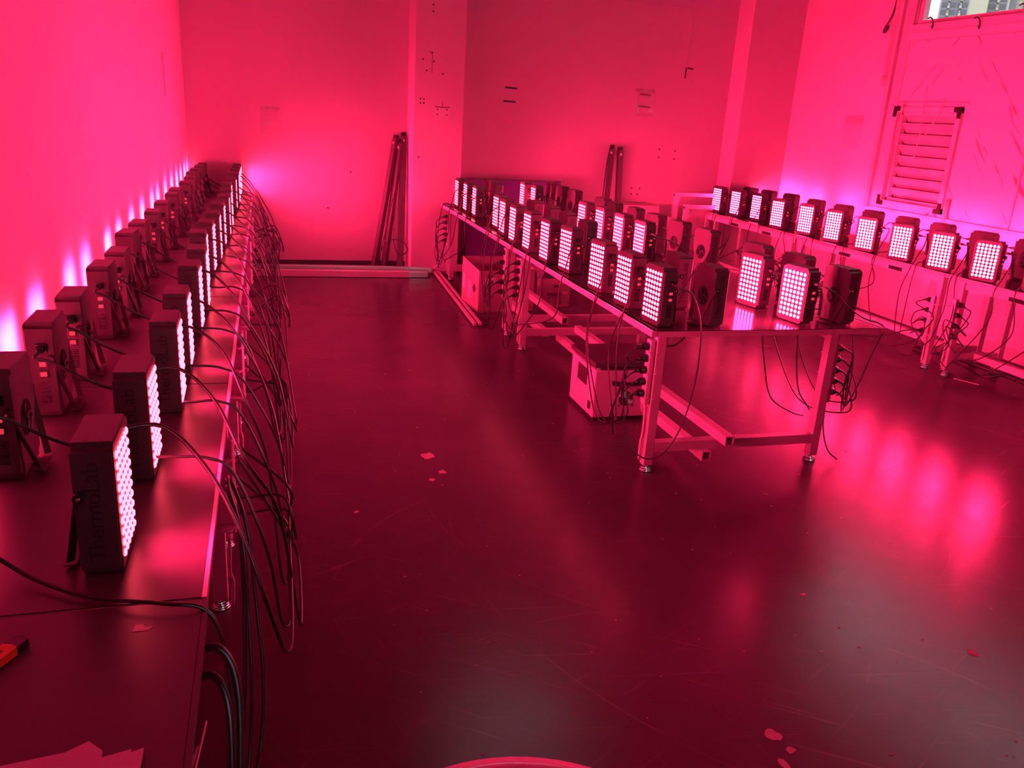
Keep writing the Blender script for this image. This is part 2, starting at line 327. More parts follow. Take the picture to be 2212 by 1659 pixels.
# ------------------------------------------------------------------ outside: towers and a tree
m_cream = M('cream_render', (.26, .25, .185), .8, var=(.05, .08)); m_grey = M('grey_spandrel', (.10, .105, .12), .7)
m_win = M('tinted_window', (.05, .06, .08), .3, spec=.2); m_tile = M('pale_tiles', (.22, .25, .255), .5)
m_leaf = M('dark_foliage', (.025, .04, .018), .8); m_bark = M('bark', (.10, .08, .06), .9)
AZ = math.radians(42.35); OUT = Vector((math.sin(AZ), math.cos(AZ), 0)); RT = Vector((math.cos(AZ), -math.sin(AZ), 0))
def opt(u, d, z): return OUT*d + RT*u + Vector((0, 0, z))     # u metres to the right of the line of sight, d out
RM = Matrix((RT, OUT, Vector((0, 0, 1)))).transposed()
def tower(x0, x1, strips, label, d=330., z0=0., z1=95., blanks=()):
    t = thing('apartment_tower', label, 'building', opt((x0+x1)/2, d, 0), -AZ)
    W = x1-x0
    simple('wall', m_cream, lambda b: box(b, (0, 6, z1/2), (W, 12, z1)), parent=t)
    for (a, c, kind) in strips:
        cx = (a+c)/2-(x0+x1)/2
        simple('window_bay', m_grey, lambda b: box(b, (cx, -.15, z1/2), (c-a, .5, z1)), parent=t)
        if kind == 0: continue
        for k in range(15, 29):
            z = 2.25*k
            simple('window', m_win, lambda b: box(b, (cx-.05*kind, -.42, z+1.2), ((c-a)*.84, .2, 1.5)), parent=t)
    for cx, side in blanks:
        for k in range(15, 29): (simple('balcony', m_cream, lambda b: box(b, (cx-(x0+x1)/2, -.6, 2.25*k+.5), (.7, .9, .8)), parent=t), simple('cooling_unit', m_cream, lambda b: box(b, (cx-(x0+x1)/2, -.3, 2.25*k+1.4), (.35, .5, .6)), parent=t))
    return t
PX = 330./2400       # metres per photo pixel across the line of sight out there
X_ = lambda px: (px-2100)*PX
tower(X_(2004), X_(2131), [(X_(2032), X_(2046), 1), (X_(2051), X_(2065), 1), (X_(2067), X_(2073), 1), (X_(2076), X_(2090), 1)], 'cream apartment tower with dark window bays, nearest the tree', blanks=((X_(2048.5), 1), (X_(2074), 1)))
tower(X_(2131.5), X_(2176), [(X_(2134), X_(2149), 1), (X_(2156), X_(2171), 1)], 'cream apartment tower with two window bays, middle of the window view', d=334, blanks=((X_(2152), 1),))
tower(X_(2176), X_(2215), [(X_(2177), X_(2192), 0), (X_(2206), X_(2214), 1)], 'cream apartment tower with a plain dark grey strip, rightmost outside', d=338, blanks=((X_(2199), 1),))
t = thing('tiled_building', 'pale tiled building edge at the far left of the window view', 'building', opt(-6.15, 110, 0), -AZ)
simple('wall', m_tile, lambda b: box(b, (0, 2, 12), (3.0, 4, 36)), parent=t)
for k in range(3, 14): simple('tile_joint', m_grey, lambda b: box(b, (0, -.02, .95*k+6), (3.0, .06, .06)), parent=t)
simple('corner_post', m_grey, lambda b: box(b, (1.75, .1, 14), (.42, .4, 28)), parent=t)
tr = thing('tree', 'dark green tree beside the cream towers outside the high window', 'tree', opt(-4.9, 140, 0), 0)
def crown(b):
    rnd = random.Random(3)
    for i in range(1400):
        z = rnd.uniform(11.0, 19.3); rr = .95*(1-((z-15.2)/4.3)**2)**.5 if abs(z-15.2) < 4.2 else .2
        a = rnd.uniform(0, 2*PI); q = rr*rnd.random()**.4
        c = Vector((q*math.cos(a), q*math.sin(a), z)); u = Vector((rnd.uniform(-1, 1), rnd.uniform(-1, 1), rnd.uniform(-1, 1))).normalized()*.16
        v = u.orthogonal().normalized()*.12
        vs = [b.verts.new(c+u), b.verts.new(c+v), b.verts.new(c-u), b.verts.new(c-v)]; b.faces.new(vs)
o = simple('foliage', m_leaf, crown, parent=tr, kind='stuff')
simple('trunk', m_bark, lambda b: cyl(b, (0, 0, -.1), (0, 0, 17), .2, 8, .06), parent=tr)
simple('ground', M('outside_ground', (.12, .12, .11), .9), lambda b: box(b, (200, 200, -.6), (700, 700, .2)), kind='structure')

# ------------------------------------------------------------------ the light panels
W, H, D = .19, .288, .075      # y width, z height, x depth; lit face at +x; sits at z = 0
bm = nb()
vs = box(bm, (0, 0, H/2), (D, W, H))
es = [e for e in bm.edges if abs((e.verts[0].co-e.verts[1].co).x) > D*.9]
bmesh.ops.bevel(bm, geom=es, offset=.017, segments=5, affect='EDGES')
es = [e for e in bm.edges if abs(e.verts[0].co.x-e.verts[1].co.x) < 1e-5 and len(e.link_faces) == 2 and abs(e.link_faces[0].normal.dot(e.link_faces[1].normal)) < .3]
bmesh.ops.bevel(bm, geom=es, offset=.0015, segments=1, affect='EDGES')
for v in bm.verts: v.co.z += .004
pr = thing('therapy_lamp', 'x', 'lamp')
KIDS[pr.name] = K = []
K.append(obj('housing', bm, m_black, pr))
bm = nb(); pts = []
rr = .014
for cx, cy, a0 in ((W/2-.006-rr, H-.006-rr, 0), (-W/2+.006+rr, H-.006-rr, 90), (-W/2+.006+rr, .006+rr, 180), (W/2-.006-rr, .006+rr, 270)):
    for k in range(5):
        a = math.radians(a0+90*k/4); pts.append((cx+rr*math.cos(a), cy+rr*math.sin(a)+.004))
prism(bm, pts, 'x', D/2, D/2+.003); K.append(obj('face_plate', bm, m_face, pr))
def lens_geo(bm, y, z, n=10):
    x = D/2+.0032; r = .0090
    c = bm.verts.new((x+.0046, y, z)); R1 = [bm.verts.new((x+.0036, y+r*.66*math.cos(2*PI*k/n), z+r*.66*math.sin(2*PI*k/n))) for k in range(n)]
    R0 = [bm.verts.new((x, y+r*math.cos(2*PI*k/n), z+r*math.sin(2*PI*k/n))) for k in range(n)]
    for k in range(n):
        bm.faces.new((c, R1[k], R1[(k+1) % n])); bm.faces.new((R1[k], R0[k], R0[(k+1) % n], R1[(k+1) % n]))
LY = [(-2.5+i)*.0262 for i in range(6)]; LZ = [.148+(-4.5+j)*.0243 for j in range(10)]
bm = nb(); lens_geo(bm, 0, 0, 10); bmesh.ops.recalc_face_normals(bm, faces=bm.faces[:])
me_lens = bpy.data.meshes.new('lens'); bm.to_mesh(me_lens); bm.free(); me_lens.materials.append(m_lens)
bm = nb()
for y in LY:
    for z in LZ: lens_geo(bm, y, z, 8)
bmesh.ops.recalc_face_normals(bm, faces=bm.faces[:])
me_arr = bpy.data.meshes.new('lens_array'); bm.to_mesh(me_arr); bm.free(); me_arr.materials.append(m_lens)
# switch side at +y
def zs(z): return z+.004
def sock(b):
    box(b, (-.004, W/2+.003, .218), (.030, .006, .026), bev=.001); box(b, (-.004, W/2+.017, .218), (.022, .026, .018), bev=.003)
    cyl(b, (-.004, W/2+.028, .218), (-.004, W/2+.052, .216), .0085, 8, .0045)
bm = nb(); sock(bm); K.append(obj('power_socket', bm, m_plug, pr))
for z in (.170, .140):
    bm = nb(); box(bm, (-.004, W/2+.002, z), (.024, .004, .019)); sb = obj('switch_bezel', bm, m_plug, pr); K.append(sb)
    bm = nb(); box(bm, (-.004, W/2+.005, z), (.017, .006, .013), Matrix.Rotation(.12, 3, 'X')); s = obj('rocker', bm, m_switch, sb); KIDS[sb.name] = [s]
bm = nb()
for k in range(11): box(bm, (-.004, W/2+.0005, .052+k*.006), (.026, .0014, .0028))
K.append(obj('vent_slots', bm, m_print, pr))
# bracket: pivots at the rear of both sides, arms closing to a short foot bar
for s in (-1, 1):
    bm = nb(); bar(bm, (-.028, s*(W/2+.006), .185), (-.066, s*.048, .018), .016, .003); K.append(obj('bracket_arm', bm, m_black, pr))
    bm = nb(); cyl(bm, (-.026, s*(W/2), .185), (-.026, s*(W/2+.016), .185), .011, 10); kn = obj('knob', bm, m_plug, pr); K.append(kn)
    bm = nb(); cyl(bm, (-.026, s*(W/2+.016), .185), (-.026, s*(W/2+.020), .185), .0055, 8, .003); sc_ = obj('screw', bm, m_chrome, kn); KIDS[kn.name] = [sc_]
bm = nb(); bar(bm, (-.067, -.056, .012), (-.067, .056, .012), .024, .003); K.append(obj('foot_bar', bm, m_black, pr))
# rear fan
bm = nb(); cyl(bm, (-D/2-.0015, 0, .140), (-D/2+.001, 0, .140), .047, 28); fan = obj('fan_recess', bm, m_print, pr); K.append(fan); KIDS[fan.name] = []
for k in range(3):
    bm = nb(); a0 = 2*PI*k/3; P = []
    for q in range(7): t_ = q/6; P.append((-D/2-.0035, .042*t_*math.cos(a0+1.3*t_), .140+.042*t_*math.sin(a0+1.3*t_)))
    tube(bm, P, .0035, 5, 0); f = obj('grille_rib', bm, m_black, fan); KIDS[fan.name].append(f)
# name printed up the other side
fc = bpy.data.curves.new('t', 'FONT'); fc.body = 'ThermoLab'; fc.size = .052; fc.align_x = 'CENTER'; fc.align_y = 'CENTER'; fc.extrude = .0004
fo = bpy.data.objects.new('t', fc); COL.objects.link(fo); bpy.context.view_layer.update()
me_t = bpy.data.meshes.new_from_object(fo.evaluated_get(bpy.context.evaluated_depsgraph_get())); bpy.data.objects.remove(fo)
wd = max(v.co.x for v in me_t.vertices)-min(v.co.x for v in me_t.vertices); k_ = .215/wd
me_t.transform(Matrix.Translation((-.002, -W/2-.0006, .147)) @ Matrix(((0, -1, 0, 0), (0, 0, -1, 0), (1, 0, 0, 0), (0, 0, 0, 1))) @ Matrix.Scale(k_, 4))
me_t.materials.clear(); me_t.materials.append(m_text)
tx = link('lettering', me_t, pr); K.append(tx)
for x, y in ((-.02, .07), (.02, .07), (-.02, -.07), (.02, -.07)):
    pass
bm = nb()
for y in (-.07, .07):
    for x in (-.012, .014): cyl(bm, (x, y, H+.0035), (x, y, H+.0046), .0022, 6)
K.append(obj('top_screws', bm, m_print, pr))

TT = .75
# rows measured from the photograph: (x centre, y centre, heading) ; heading 0 = lit side to +x
rows = {
 'aisle row of the left tables': [(-.345, 1.74, 0), (-.338, 2.19, 0), (-.315, 2.69, 1), (-.318, 3.08, 1), (-.315, 3.60, 0), (-.312, 3.99, 1), (-.34, 4.48, 2), (-.328, 4.87, -1), (-.312, 5.25, 1), (-.308, 5.73, 0), (-.295, 6.2, 2), (-.293, 6.61, 0), (-.31, 7.09, 0), (-.29, 7.6, 1), (-.28, 8.1, 0), (-.285, 8.5, 0), (-.285, 8.8, 0), (-.285, 9.07, 0)],
 'wall row of the left tables': [(-.645, 2.24, 180), (-.65, 2.70, 181), (-.64, 3.05, 182), (-.635, 3.57, 179), (-.625, 3.90, 180), (-.66, 4.44, 176), (-.655, 4.79, 180), (-.64, 5.26, 183), (-.635, 5.71, 180), (-.625, 6.22, 181), (-.63, 6.55, 180), (-.61, 7.06, 182), (-.61, 7.53, 180), (-.63, 7.97, 180), (-.63, 8.36, 181), (-.62, 8.75, 180), (-.61, 9.05, 180)],
 'aisle row of the middle tables': [(1.838, 3.66, 184), (1.84, 4.03, 184), (1.84, 4.42, 187), (1.85, 4.99, 186), (1.825, 5.34, 182), (1.83, 5.77, 181), (1.83, 6.15, 180), (1.86, 6.56, 180), (1.90, 6.92, 181), (1.895, 7.69, 178), (1.89, 8.05, 178), (1.885, 8.42, 179)],
 'second row of the middle tables': [(2.115, 3.66, 2), (2.11, 4.02, -1), (2.08, 5.32, -1), (2.09, 5.75, 0), (2.105, 6.16, -3), (2.08, 6.50, 0), (2.165, 8.06, 0), (2.185, 8.42, 3)],
 'third row of the middle tables': [(2.64, 3.68, 190), (2.605, 4.04, 189), (2.53, 5.37, 181), (2.535, 5.76, 180), (2.54, 6.16, 180), (2.53, 6.53, 180), (2.545, 7.94, 178), (2.54, 8.30, 178)],
 'window-side row of the middle tables': [(2.885, 3.67, 6), (2.88, 4.06, 9), (2.84, 4.42, 11), (2.83, 5.03, 7), (2.82, 5.42, 9), (2.82, 5.81, 6), (2.83, 6.21, 0), (2.80, 6.57, -3), (2.83, 6.92, 6), (2.82, 7.62, 5), (2.82, 7.98, 0), (2.82, 8.32, 0)],
 'front row of the right tables': [(5.0, 4.36, 203), (4.955, 4.78, 203), (4.935, 5.19, 203), (4.93, 5.62, 201), (4.94, 6.06, 200), (4.985, 6.57, 198), (5.0, 7.01, 196), (4.96, 7.43, 192), (5.07, 8.0, 185), (5.04, 8.38, 187), (5.01, 8.74, 185)],
 'wall row of the right tables': [(5.37, 4.30, 22), (5.37, 4.83, 20), (5.37, 5.26, 18), (5.40, 5.73, 18), (5.40, 6.15, 16), (5.40, 6.60, 14), (5.42, 7.06, 12), (5.43, 7.52, 10), (5.52, 8.10, 8), (5.48, 8.48, 8), (5.42, 8.77, 8)],
}
ORD = 'first second third fourth fifth sixth seventh eighth ninth tenth eleventh twelfth thirteenth fourteenth fifteenth sixteenth seventeenth eighteenth nineteenth'.split()
INDIV = {'aisle row of the left tables': 5, 'aisle row of the middle tables': 8, 'third row of the middle tables': 2, 'front row of the right tables': 8}
panels = {}
first = True
for rn, lst in rows.items():
    panels[rn] = []
    for i, (x, y, deg) in enumerate(lst):
        o = pr if first else copy_tree(pr); first = False
        o.location = (x, y, TT); o.rotation_euler = (0, 0, math.radians(deg))
        o['label'] = 'black red-light lamp, %s from the near end, in the %s' % (ORD[i], rn.replace(' of the', ' of the'))
        o['category'] = 'lamp'; o['group'] = 'red light lamps'
        panels[rn].append(o)
for rn, lst in panels.items():
    for i, o in enumerate(lst):
        if i < INDIV.get(rn, 0):
            for y in LY:
                for z in LZ:
                    l = link('led_lens', me_lens, o); l.location = (0, y, z)
        else:
            link('led_lenses', me_arr, o, kind='stuff')

# ------------------------------------------------------------------ tables
def leg(parent, x, y, h=.70, s=.05):
    l = simple('leg', m_steel, lambda b: box(b, (x, y, (h+.035)/2), (s, s, h-.035), bev=.004), parent=parent)
    simple('levelling_foot', m_chrome, lambda b: (cyl(b, (x, y, 0), (x, y, .010), .032, 16), cyl(b, (x, y, .010), (x, y, .016), .032, 16, .022), cyl(b, (x, y, .016), (x, y, .024), .026, 16), cyl(b, (x, y, .02), (x, y, .04), .012, 8)), parent=l)
def table(x0, x1, y0, y1, label, legs, edge, ov=.0, rails=(), group=None, mat_edge=m_steel, top=None):
    t = thing('work_table', label, 'table', group=group)
    simple('tabletop', top or m_top, lambda b: box(b, ((x0+x1)/2, (y0+y1)/2, TT-.011), (x1-x0-.012, y1-y0-.004, .022)), parent=t)
    def ed(b):
        for (p, q) in (((x0, y0, 0), (x0, y1, 0)), ((x1, y0, 0), (x1, y1, 0)), ((x0, y0, 0), (x1, y0, 0)), ((x0, y1, 0), (x1, y1, 0))):
            pass
        hh, tt = edge
        box(b, (x0+tt/2-.003, (y0+y1)/2, TT-hh/2), (tt, y1-y0-.002, hh)); box(b, (x1-tt/2+.003, (y0+y1)/2, TT-hh/2), (tt, y1-y0-.002, hh))
        box(b, ((x0+x1)/2, y0+tt/2, TT-hh/2-.0015), (x1-x0-2*tt, tt, hh-.003)); box(b, ((x0+x1)/2, y1-tt/2, TT-hh/2-.0015), (x1-x0-2*tt, tt, hh-.003))
    simple('edge_frame', mat_edge, ed, parent=t)
    for x, y in legs: leg(t, x, y, TT-edge[0]-.001)
    for (p, q, w_, h_) in rails: simple('crossbar', m_steel, lambda b: bar(b, p, q, w_, h_), parent=t)
    return t
ys = [(.16, 1.531), (1.536, 2.895), (2.90, 4.26), (4.265, 5.50), (5.505, 6.87), (6.875, 8.24), (8.245, 9.17)]
LL = ['nearest left table, bare dark top in the bottom left corner', 'dark left table carrying the closest light panel', 'third left work table along the wall from the camera', 'fourth left work table along the wall from the camera', 'fifth left work table along the wall from the camera', 'sixth left work table along the wall from the camera', 'last short left table against the back wall']
for k, (a, b_) in enumerate(ys):
    xo = -.142+(.004 if k == 0 else 0)
    lo, hi = a+.21, b_-.22
    table(XL+.012, xo, a, b_, LL[k], [(-.195 if k > 1 else -.40, lo), (-.195 if k > 0 else -.40, hi), (-.66, lo), (-.66, hi)], (.022, .010),
          rails=[((-.30, a+.03, .70), (-.30, b_-.03, .70), .03, .04), ((-.66, lo, .15), (-.42, lo, .15), .04, .04), ((-.66, hi, .15), (-.42, hi, .15), .04, .04)], group='left tables', mat_edge=m_steel if k else m_matte, top=m_matte)
def mtable(y0, y1, ly0, ly1, label):
    X0, X1 = 1.752, 3.077
    t = table(X0, X1, y0, y1, label, [(1.822, ly0), (2.80, ly0), (1.822, ly1), (2.80, ly1)], (.030, .026),
        rails=[((1.847, ly0, .135), (2.775, ly0, .135), .05, .05), ((1.847, ly1, .135), (2.775, ly1, .135), .05, .05)], group='middle tables')
    for x in (1.85, 2.80): simple('top_rail', m_steel, lambda b: bar(b, (x, y0+.03, .70), (x, y1-.03, .70), .04, .036), parent=t)
    return t
mtable(3.51, 6.19, 3.56, 5.81, 'nearer middle table in white steel, dark glossy top full of light panels')
mtable(6.195, 8.74, 6.13+.10, 8.45, 'farther middle table in white steel, its end by the leaning blue board')
def rtable(y0, y1, label, ly):
    X0, X1 = 4.882, 5.62
    t = table(X0, X1, y0, y1, label, [(4.905, ly[0]), (4.905, ly[1]), (5.38, ly[0]), (5.38, ly[1])], (.028, .020),
        rails=[((5.15, ly[0], .15), (5.15, ly[1], .15), .05, .05), ((4.93, ly[0], .15), (5.355, ly[0], .15), .04, .04), ((4.93, ly[1], .15), (5.355, ly[1], .15), .04, .04)], group='right tables', mat_edge=m_alu)
    simple('apron', m_steel, lambda b: box(b, (4.90, (y0+y1)/2, .695), (.006, y1-y0-.06, .052)), parent=t)
    for y in (y0+(y1-y0)*.28, y0+(y1-y0)*.62):
        simple('hinge_bracket', m_plug, lambda b: (box(b, (4.892, y, .688), (.010, .15, .028), bev=.003), cyl(b, (4.887, y-.05, .69), (4.884, y-.05, .69), .006, 8), cyl(b, (4.887, y+.05, .69), (4.884, y+.05, .69), .006, 8)), parent=t)
    for y in (ly[0]+(.06 if ly[0] == min(ly) else 0), ):
        simple('leg_plate', m_steel, lambda b: box(b, (4.898, y+.10, .64), (.004, .09, .16)), parent=t)
    return t
rtable(3.3, 5.065, 'right table nearest the camera, leaving the frame edge', (3.4, 4.885))
rtable(5.07, 6.98, 'second right table, under the louvre window', (5.09, 6.9))
rtable(6.985, 8.86, 'farthest right table, beside the corner pillar', (7.06, 8.78))

# long steel tubes under the middle tables
def htube(name_label, x, z, y0, y1, w_=.05, h_=.05, grp=None):
    t = thing('steel_tube', name_label, 'steel tube', group=grp)
    def g(b):
        tk = .004
        box(b, (x, (y0+y1)/2, z+h_/2-tk/2), (w_, y1-y0, tk)); box(b, (x, (y0+y1)/2, z-h_/2+tk/2), (w_, y1-y0, tk))
        box(b, (x-w_/2+tk/2, (y0+y1)/2, z), (tk, y1-y0, h_-2*tk)); box(b, (x+w_/2-tk/2, (y0+y1)/2, z), (tk, y1-y0, h_-2*tk))
    simple('tube_body', m_steel, g, parent=t); return t
htube('open-ended white square tube lying on crossbars of nearer middle table', 2.215, .187, 3.44, 5.69)
htube('white square tube tied below crossbars of nearer middle table', 2.13, .084, 3.5, 5.85)
htube('open-ended white square tube lying on crossbars of farther middle table', 2.20, .187, 5.93, 8.35)
htube('white square tube tied below crossbars of farther middle table', 2.06, .084, 5.95, 8.4)

# dismantled frame lying on the floor by the back wall
t = thing('dismantled_frame', 'flattened white steel table frame lying on floor along the back wall', 'metal frame')
simple('beam', m_alu, lambda b: bar(b, (XL+.02, 8.80, .062), (1.66, 8.70, .062), .05, .05), parent=t)
simple('beam', m_steel, lambda b: bar(b, (XL+.02, 8.62, .035), (1.40, 8.56, .035), .07, .06), parent=t)
simple('rail', m_steel, lambda b: bar(b, (1.70, 8.73, .03), (1.612, 6.46, .03), .022, .022), parent=t)
simple('rail', m_steel, lambda b: bar(b, (1.745, 8.72, .03), (1.66, 6.46, .03), .022, .022), parent=t)
simple('end_plate', m_alu, lambda b: box(b, (1.50, 8.585, .03), (.20, .09, .05)), parent=t)
simple('brace', m_steel, lambda b: bar(b, (1.70, 8.74, .07), (2.0, 9.02, .10), .03, .03), parent=t)
simple('brace', m_steel, lambda b: bar(b, (1.72, 8.74, .05), (2.25, 8.74, .05), .03, .03), parent=t)
simple('baseboard_back', m_wall_low, lambda b: box(b, (3.9, YB-.008, .05), (3.9, .016, .10)), kind='structure')
simple('trim_3', m_ink, lambda b: box(b, (.36, YB-.006, .03), (2.2, .012, .06)), kind='structure')

# ------------------------------------------------------------------ power strips and cords
strips = {}
def strip(name, x, y, ztop, out, label, n=5, L_=.33):
    """vertical strip; out = unit direction the sockets face"""
    t = thing('power_strip', label, 'power strip', (x, y, 0), math.atan2(out[1], out[0]), group='power strips tied to table legs')
    simple('strip_body', m_strip, lambda b: box(b, (0, 0, ztop-L_/2), (.028, .048, L_), bev=.005), parent=t)
    simple('lead_cover', m_strip, lambda b: tube(b, [(-.006, 0, ztop-L_), (-.008, .004, ztop-L_-.14), (-.006, -.004, .15), (-.005, 0, .06)], .007, 6), parent=t)
    for z in (ztop-.06, ztop-.17, ztop-L_+.03):
        simple('cable_tie', m_tie, lambda b: (box(b, (-.02, 0, z), (.075, .053, .004)), box(b, (-.03, .03, z), (.012, .008, .009))), parent=t)
    strips[name] = dict(o=t, x=x, y=y, out=Vector((out[0], out[1], 0)), z=[ztop-.035-k*(L_-.09)/(n-1) for k in range(n)], used=0)
strip('L1', -.150, 2.60, .66, (.35, .94), 'white power strip on the left table leg nearest the camera')
for k, y in enumerate((3.96, 5.28, 6.64, 8.02)):
    strip('L%d' % (k+2), -.150, y-.06, .66, (.35, .94), 'white power strip on the %s left table leg going back' % ORD[k+1])
strip('M1', 1.778, 3.565, .695, (-1, 0), 'white power strip on the near left leg of the middle table')
strip('M2', 1.778, 5.80, .695, (-1, 0), 'white power strip on the rear left leg of the nearer middle table')
strip('M3', 1.778, 6.225, .70, (-1, 0), 'white power strip on the front left leg of the farther middle table', L_=.40)
strip('M4', 1.778, 8.44, .69, (-1, 0), 'white power strip on the back left leg of the middle tables')
strip('N1', 2.845, 3.58, .66, (1, 0), 'white power strip on the near right leg of the middle table')
strip('N2', 2.845, 5.83, .66, (1, 0), 'white power strip on the rear right leg of the nearer middle table')
strip('N3', 2.845, 8.44, .66, (1, 0), 'white power strip on the back right leg of the middle tables')
strip('R1', 4.865, 4.885, .59, (.25, -1), 'white power strip with plugs on the right table leg nearest camera', n=4)
strip('R2', 4.865, 5.10, .57, (-.4, .9), 'white power strip on the second right table leg', n=4)
strip('R3', 4.865, 7.0, .57, (-.4, .9), 'white power strip on the middle pair of right table legs', n=5)
strip('R4', 4.865, 8.78, .57, (-.4, .9), 'white power strip on the farthest right table leg', n=4)
rnd = random.Random(11)
J = lambda a: rnd.uniform(-a, a)
cordn = 0
def cord(rn, i, keys, path, r=.0042):
    """path: list of points between the socket and the strip"""
    o = panels[rn][i]; ang = o.rotation_euler[2]
    def W_(p): c, s = math.cos(ang), math.sin(ang); return Vector((o.location[0]+p[0]*c-p[1]*s, o.location[1]+p[0]*s+p[1]*c, TT+p[2]))
    s0 = W_((-.004, W/2+.05, .216)); s1 = W_((-.004, W/2+.085, .212))
    st = None
    for k in keys:
        if strips[k]['used'] < len(strips[k]['z']): st = strips[k]; break
    inv = (Matrix.Translation(o.location) @ Matrix.Rotation(ang, 4, 'Z')).inverted()
    pts = [s0, s1] + [Vector(p) for p in path(s1, st or strips[keys[0]])]
    if st:
        z = st['z'][st['used']]; st['used'] += 1
        base = Vector((st['x'], st['y'], z)); u = st['out'].normalized()
        pts += [base+u*.125+Vector((0, 0, -.05)), base+u*.085+Vector((0, 0, -.014))]
    bm = nb(); tube(bm, pts, r, 6, 7); bmesh.ops.transform(bm, matrix=inv, verts=bm.verts[:]); co = obj('power_cord', bm, m_rubber, o)
    if st:
        b = nb(); cyl(b, base+u*.0145, base+u*.042, .021, 12, .019); cyl(b, base+u*.042, base+u*.062+Vector((0, 0, -.004)), .013, 10, .008); cyl(b, base+u*.062+Vector((0, 0, -.004)), base+u*.085+Vector((0, 0, -.014)), .007, 8, .0045)
        bmesh.ops.transform(b, matrix=inv, verts=b.verts[:]); obj('plug', b, m_plug, co)
def near_strips(pref, y): return sorted([k for k in strips if k[0] in pref], key=lambda k: abs(strips[k]['y']-y))
rn = 'aisle row of the left tables'
for i, o in enumerate(panels[rn]):
    y = o.location[1]; k = near_strips('L', y)
    def pth(s, st, y=y):
        a = .02+abs(J(.09)); zl = rnd.uniform(.06, .36); ym = (y+st['y'])/2
        return [(-.25, y+.20, .955+J(.01)), (-.16, y+.16, .88), (-.085+J(.01), y+.10+J(.05), .74), (-.05+a, y+.05+J(.1), .52), (-.03+a*1.5, (y*2+st['y'])/3+J(.08), zl+.06), (.0+a*1.2, ym+J(.06), zl), (.01+a, st['y']+J(.08), zl+.12), (.03+J(.02), st['y']+J(.03), zl+.26)]
    cord(rn, i, k[:2], pth, .0052)
rn = 'wall row of the left tables'
for i, o in enumerate(panels[rn]):
    y = o.location[1]; k = near_strips('L', y)
    def pth(s, st, y=y):
        a = .03+abs(J(.06)); zl = rnd.uniform(.06, .3); ym = (y+st['y'])/2; yy = y-.11
        return [(-.60, yy-.06, .945), (-.50, yy-.03, .87), (-.38, yy+.03, .80), (-.26, yy+.04, .785+J(.01)), (-.17, yy+.05, .775), (-.105+J(.01), yy+.05, .72), (-.06+a, yy+J(.06), .5), (-.04+a*1.4, (yy+ym)/2+J(.05), zl+.04), (0+a, ym+J(.05), zl), (.0+a, st['y']+J(.08), zl+.14), (.04, st['y']+J(.03), zl+.28)]
    cord(rn, i, k[:2], pth, .0046)
# two cords reaching across the bare near table, to panels just out of frame
for (pts, lb) in (([(-.66, 1.95, .97), (-.60, 1.72, .86), (-.50, 1.66, .775), (-.36, 1.56, .762), (-.22, 1.50, .768), (-.13, 1.49, .74), (-.10, 1.47, .60), (-.095, 1.42, .40), (-.08, 1.35, .25), (-.09, 1.5, .2), (-.11, 1.68, .42)], 'black cord crossing the left table in front of the closest panel'),):
    simple('cable', m_rubber, lambda b: tube(b, pts, .0045, 7, 8), label=lb, cat='cable', group='loose cords')
for (pts, lb) in (([(-.17, 1.42, .70), (-.11, 1.41, .715), (-.08, 1.38, .63), (-.085, 1.3, .40), (-.10, 1.2, .15), (-.11, 1.1, .02)], 'thick black cord hooping out from under the nearest left table edge'),
                 ([(-.17, 1.40, .655), (-.12, 1.39, .668), (-.095, 1.35, .60), (-.10, 1.27, .38), (-.12, 1.18, .15), (-.14, 1.1, .02)], 'second thick black cord hooping from under nearest left table, lower one')):
    simple('cable', m_rubber, lambda b: tube(b, pts, .008, 8, 8), label=lb, cat='cable', group='loose cords')
for n_, (dx, dy) in enumerate(((0, 0), (.03, .02), (.012, -.04))):
    pts = [(-.125+dx*.2, 2.12+dy, .74), (-.095+dx*.6, 2.05+dy, .62), (-.09+dx, 2.0+dy, .42), (-.095+dx*1.6, 1.93+dy, .22), (-.11+dx*1.6, 1.86+dy, .05), (-.13+dx, 1.75+dy, .010), (-.2, 1.5+dy, .010)]
    simple('cable', m_rubber, lambda b: tube(b, pts, .006, 7, 8), label='thick black cord, %s of three dropping to the floor beside the near left table' % ORD[n_], cat='cable', group='loose cords')
rn = 'aisle row of the middle tables'
for i, o in enumerate(panels[rn]):
    y = o.location[1]; k = near_strips('M', y)
    if i == 0:
        pth = lambda s, st: [(1.92, 3.47, .93), (1.955, 3.42, .78), (1.95, 3.40, .52), (1.90, 3.40, .28), (1.82, 3.42, .14), (1.74, 3.47, .12), (1.68, 3.52, .22), (1.655, 3.56, .42), (1.67, 3.57, .58)]
    else:
        def pth(s, st, y=y):
            zl = rnd.uniform(.04, .30); yy = y-.14; f = .5
            return [(1.80, yy-.02, .93), (1.765, yy-.03, .82), (1.735, yy-.03, .70), (1.71+J(.02), yy-.05+J(.03), .50), (1.68+J(.03), yy*(1-f)+st['y']*f, zl+.04), (1.67+J(.03), yy*.3+st['y']*.7, zl), (1.65+J(.02), st['y']+.08*(1 if yy > st['y'] else -1), zl+.14), (1.655, st['y']+J(.02), zl+.30)]
    cord(rn, i, k[:1] if i != 3 else ['M2'], pth, .0042)
rn = 'second row of the middle tables'
for i, o in enumerate(panels[rn]):
    y = o.location[1]; k = near_strips('M', y)
    def pth(s, st, y=y):
        zl = rnd.uniform(.08, .3); yy = y+.20
        return [(2.05, yy, .85), (1.94, yy, .765), (1.84, yy, .762), (1.76, yy, .765), (1.735, yy+J(.03), .70), (1.71, yy+J(.05), .5), (1.69, (yy+st['y'])/2, zl), (1.67, st['y']+J(.06), zl+.1), (1.65, st['y'], zl+.28)]
    cord(rn, i, k[:2], pth, .0040)
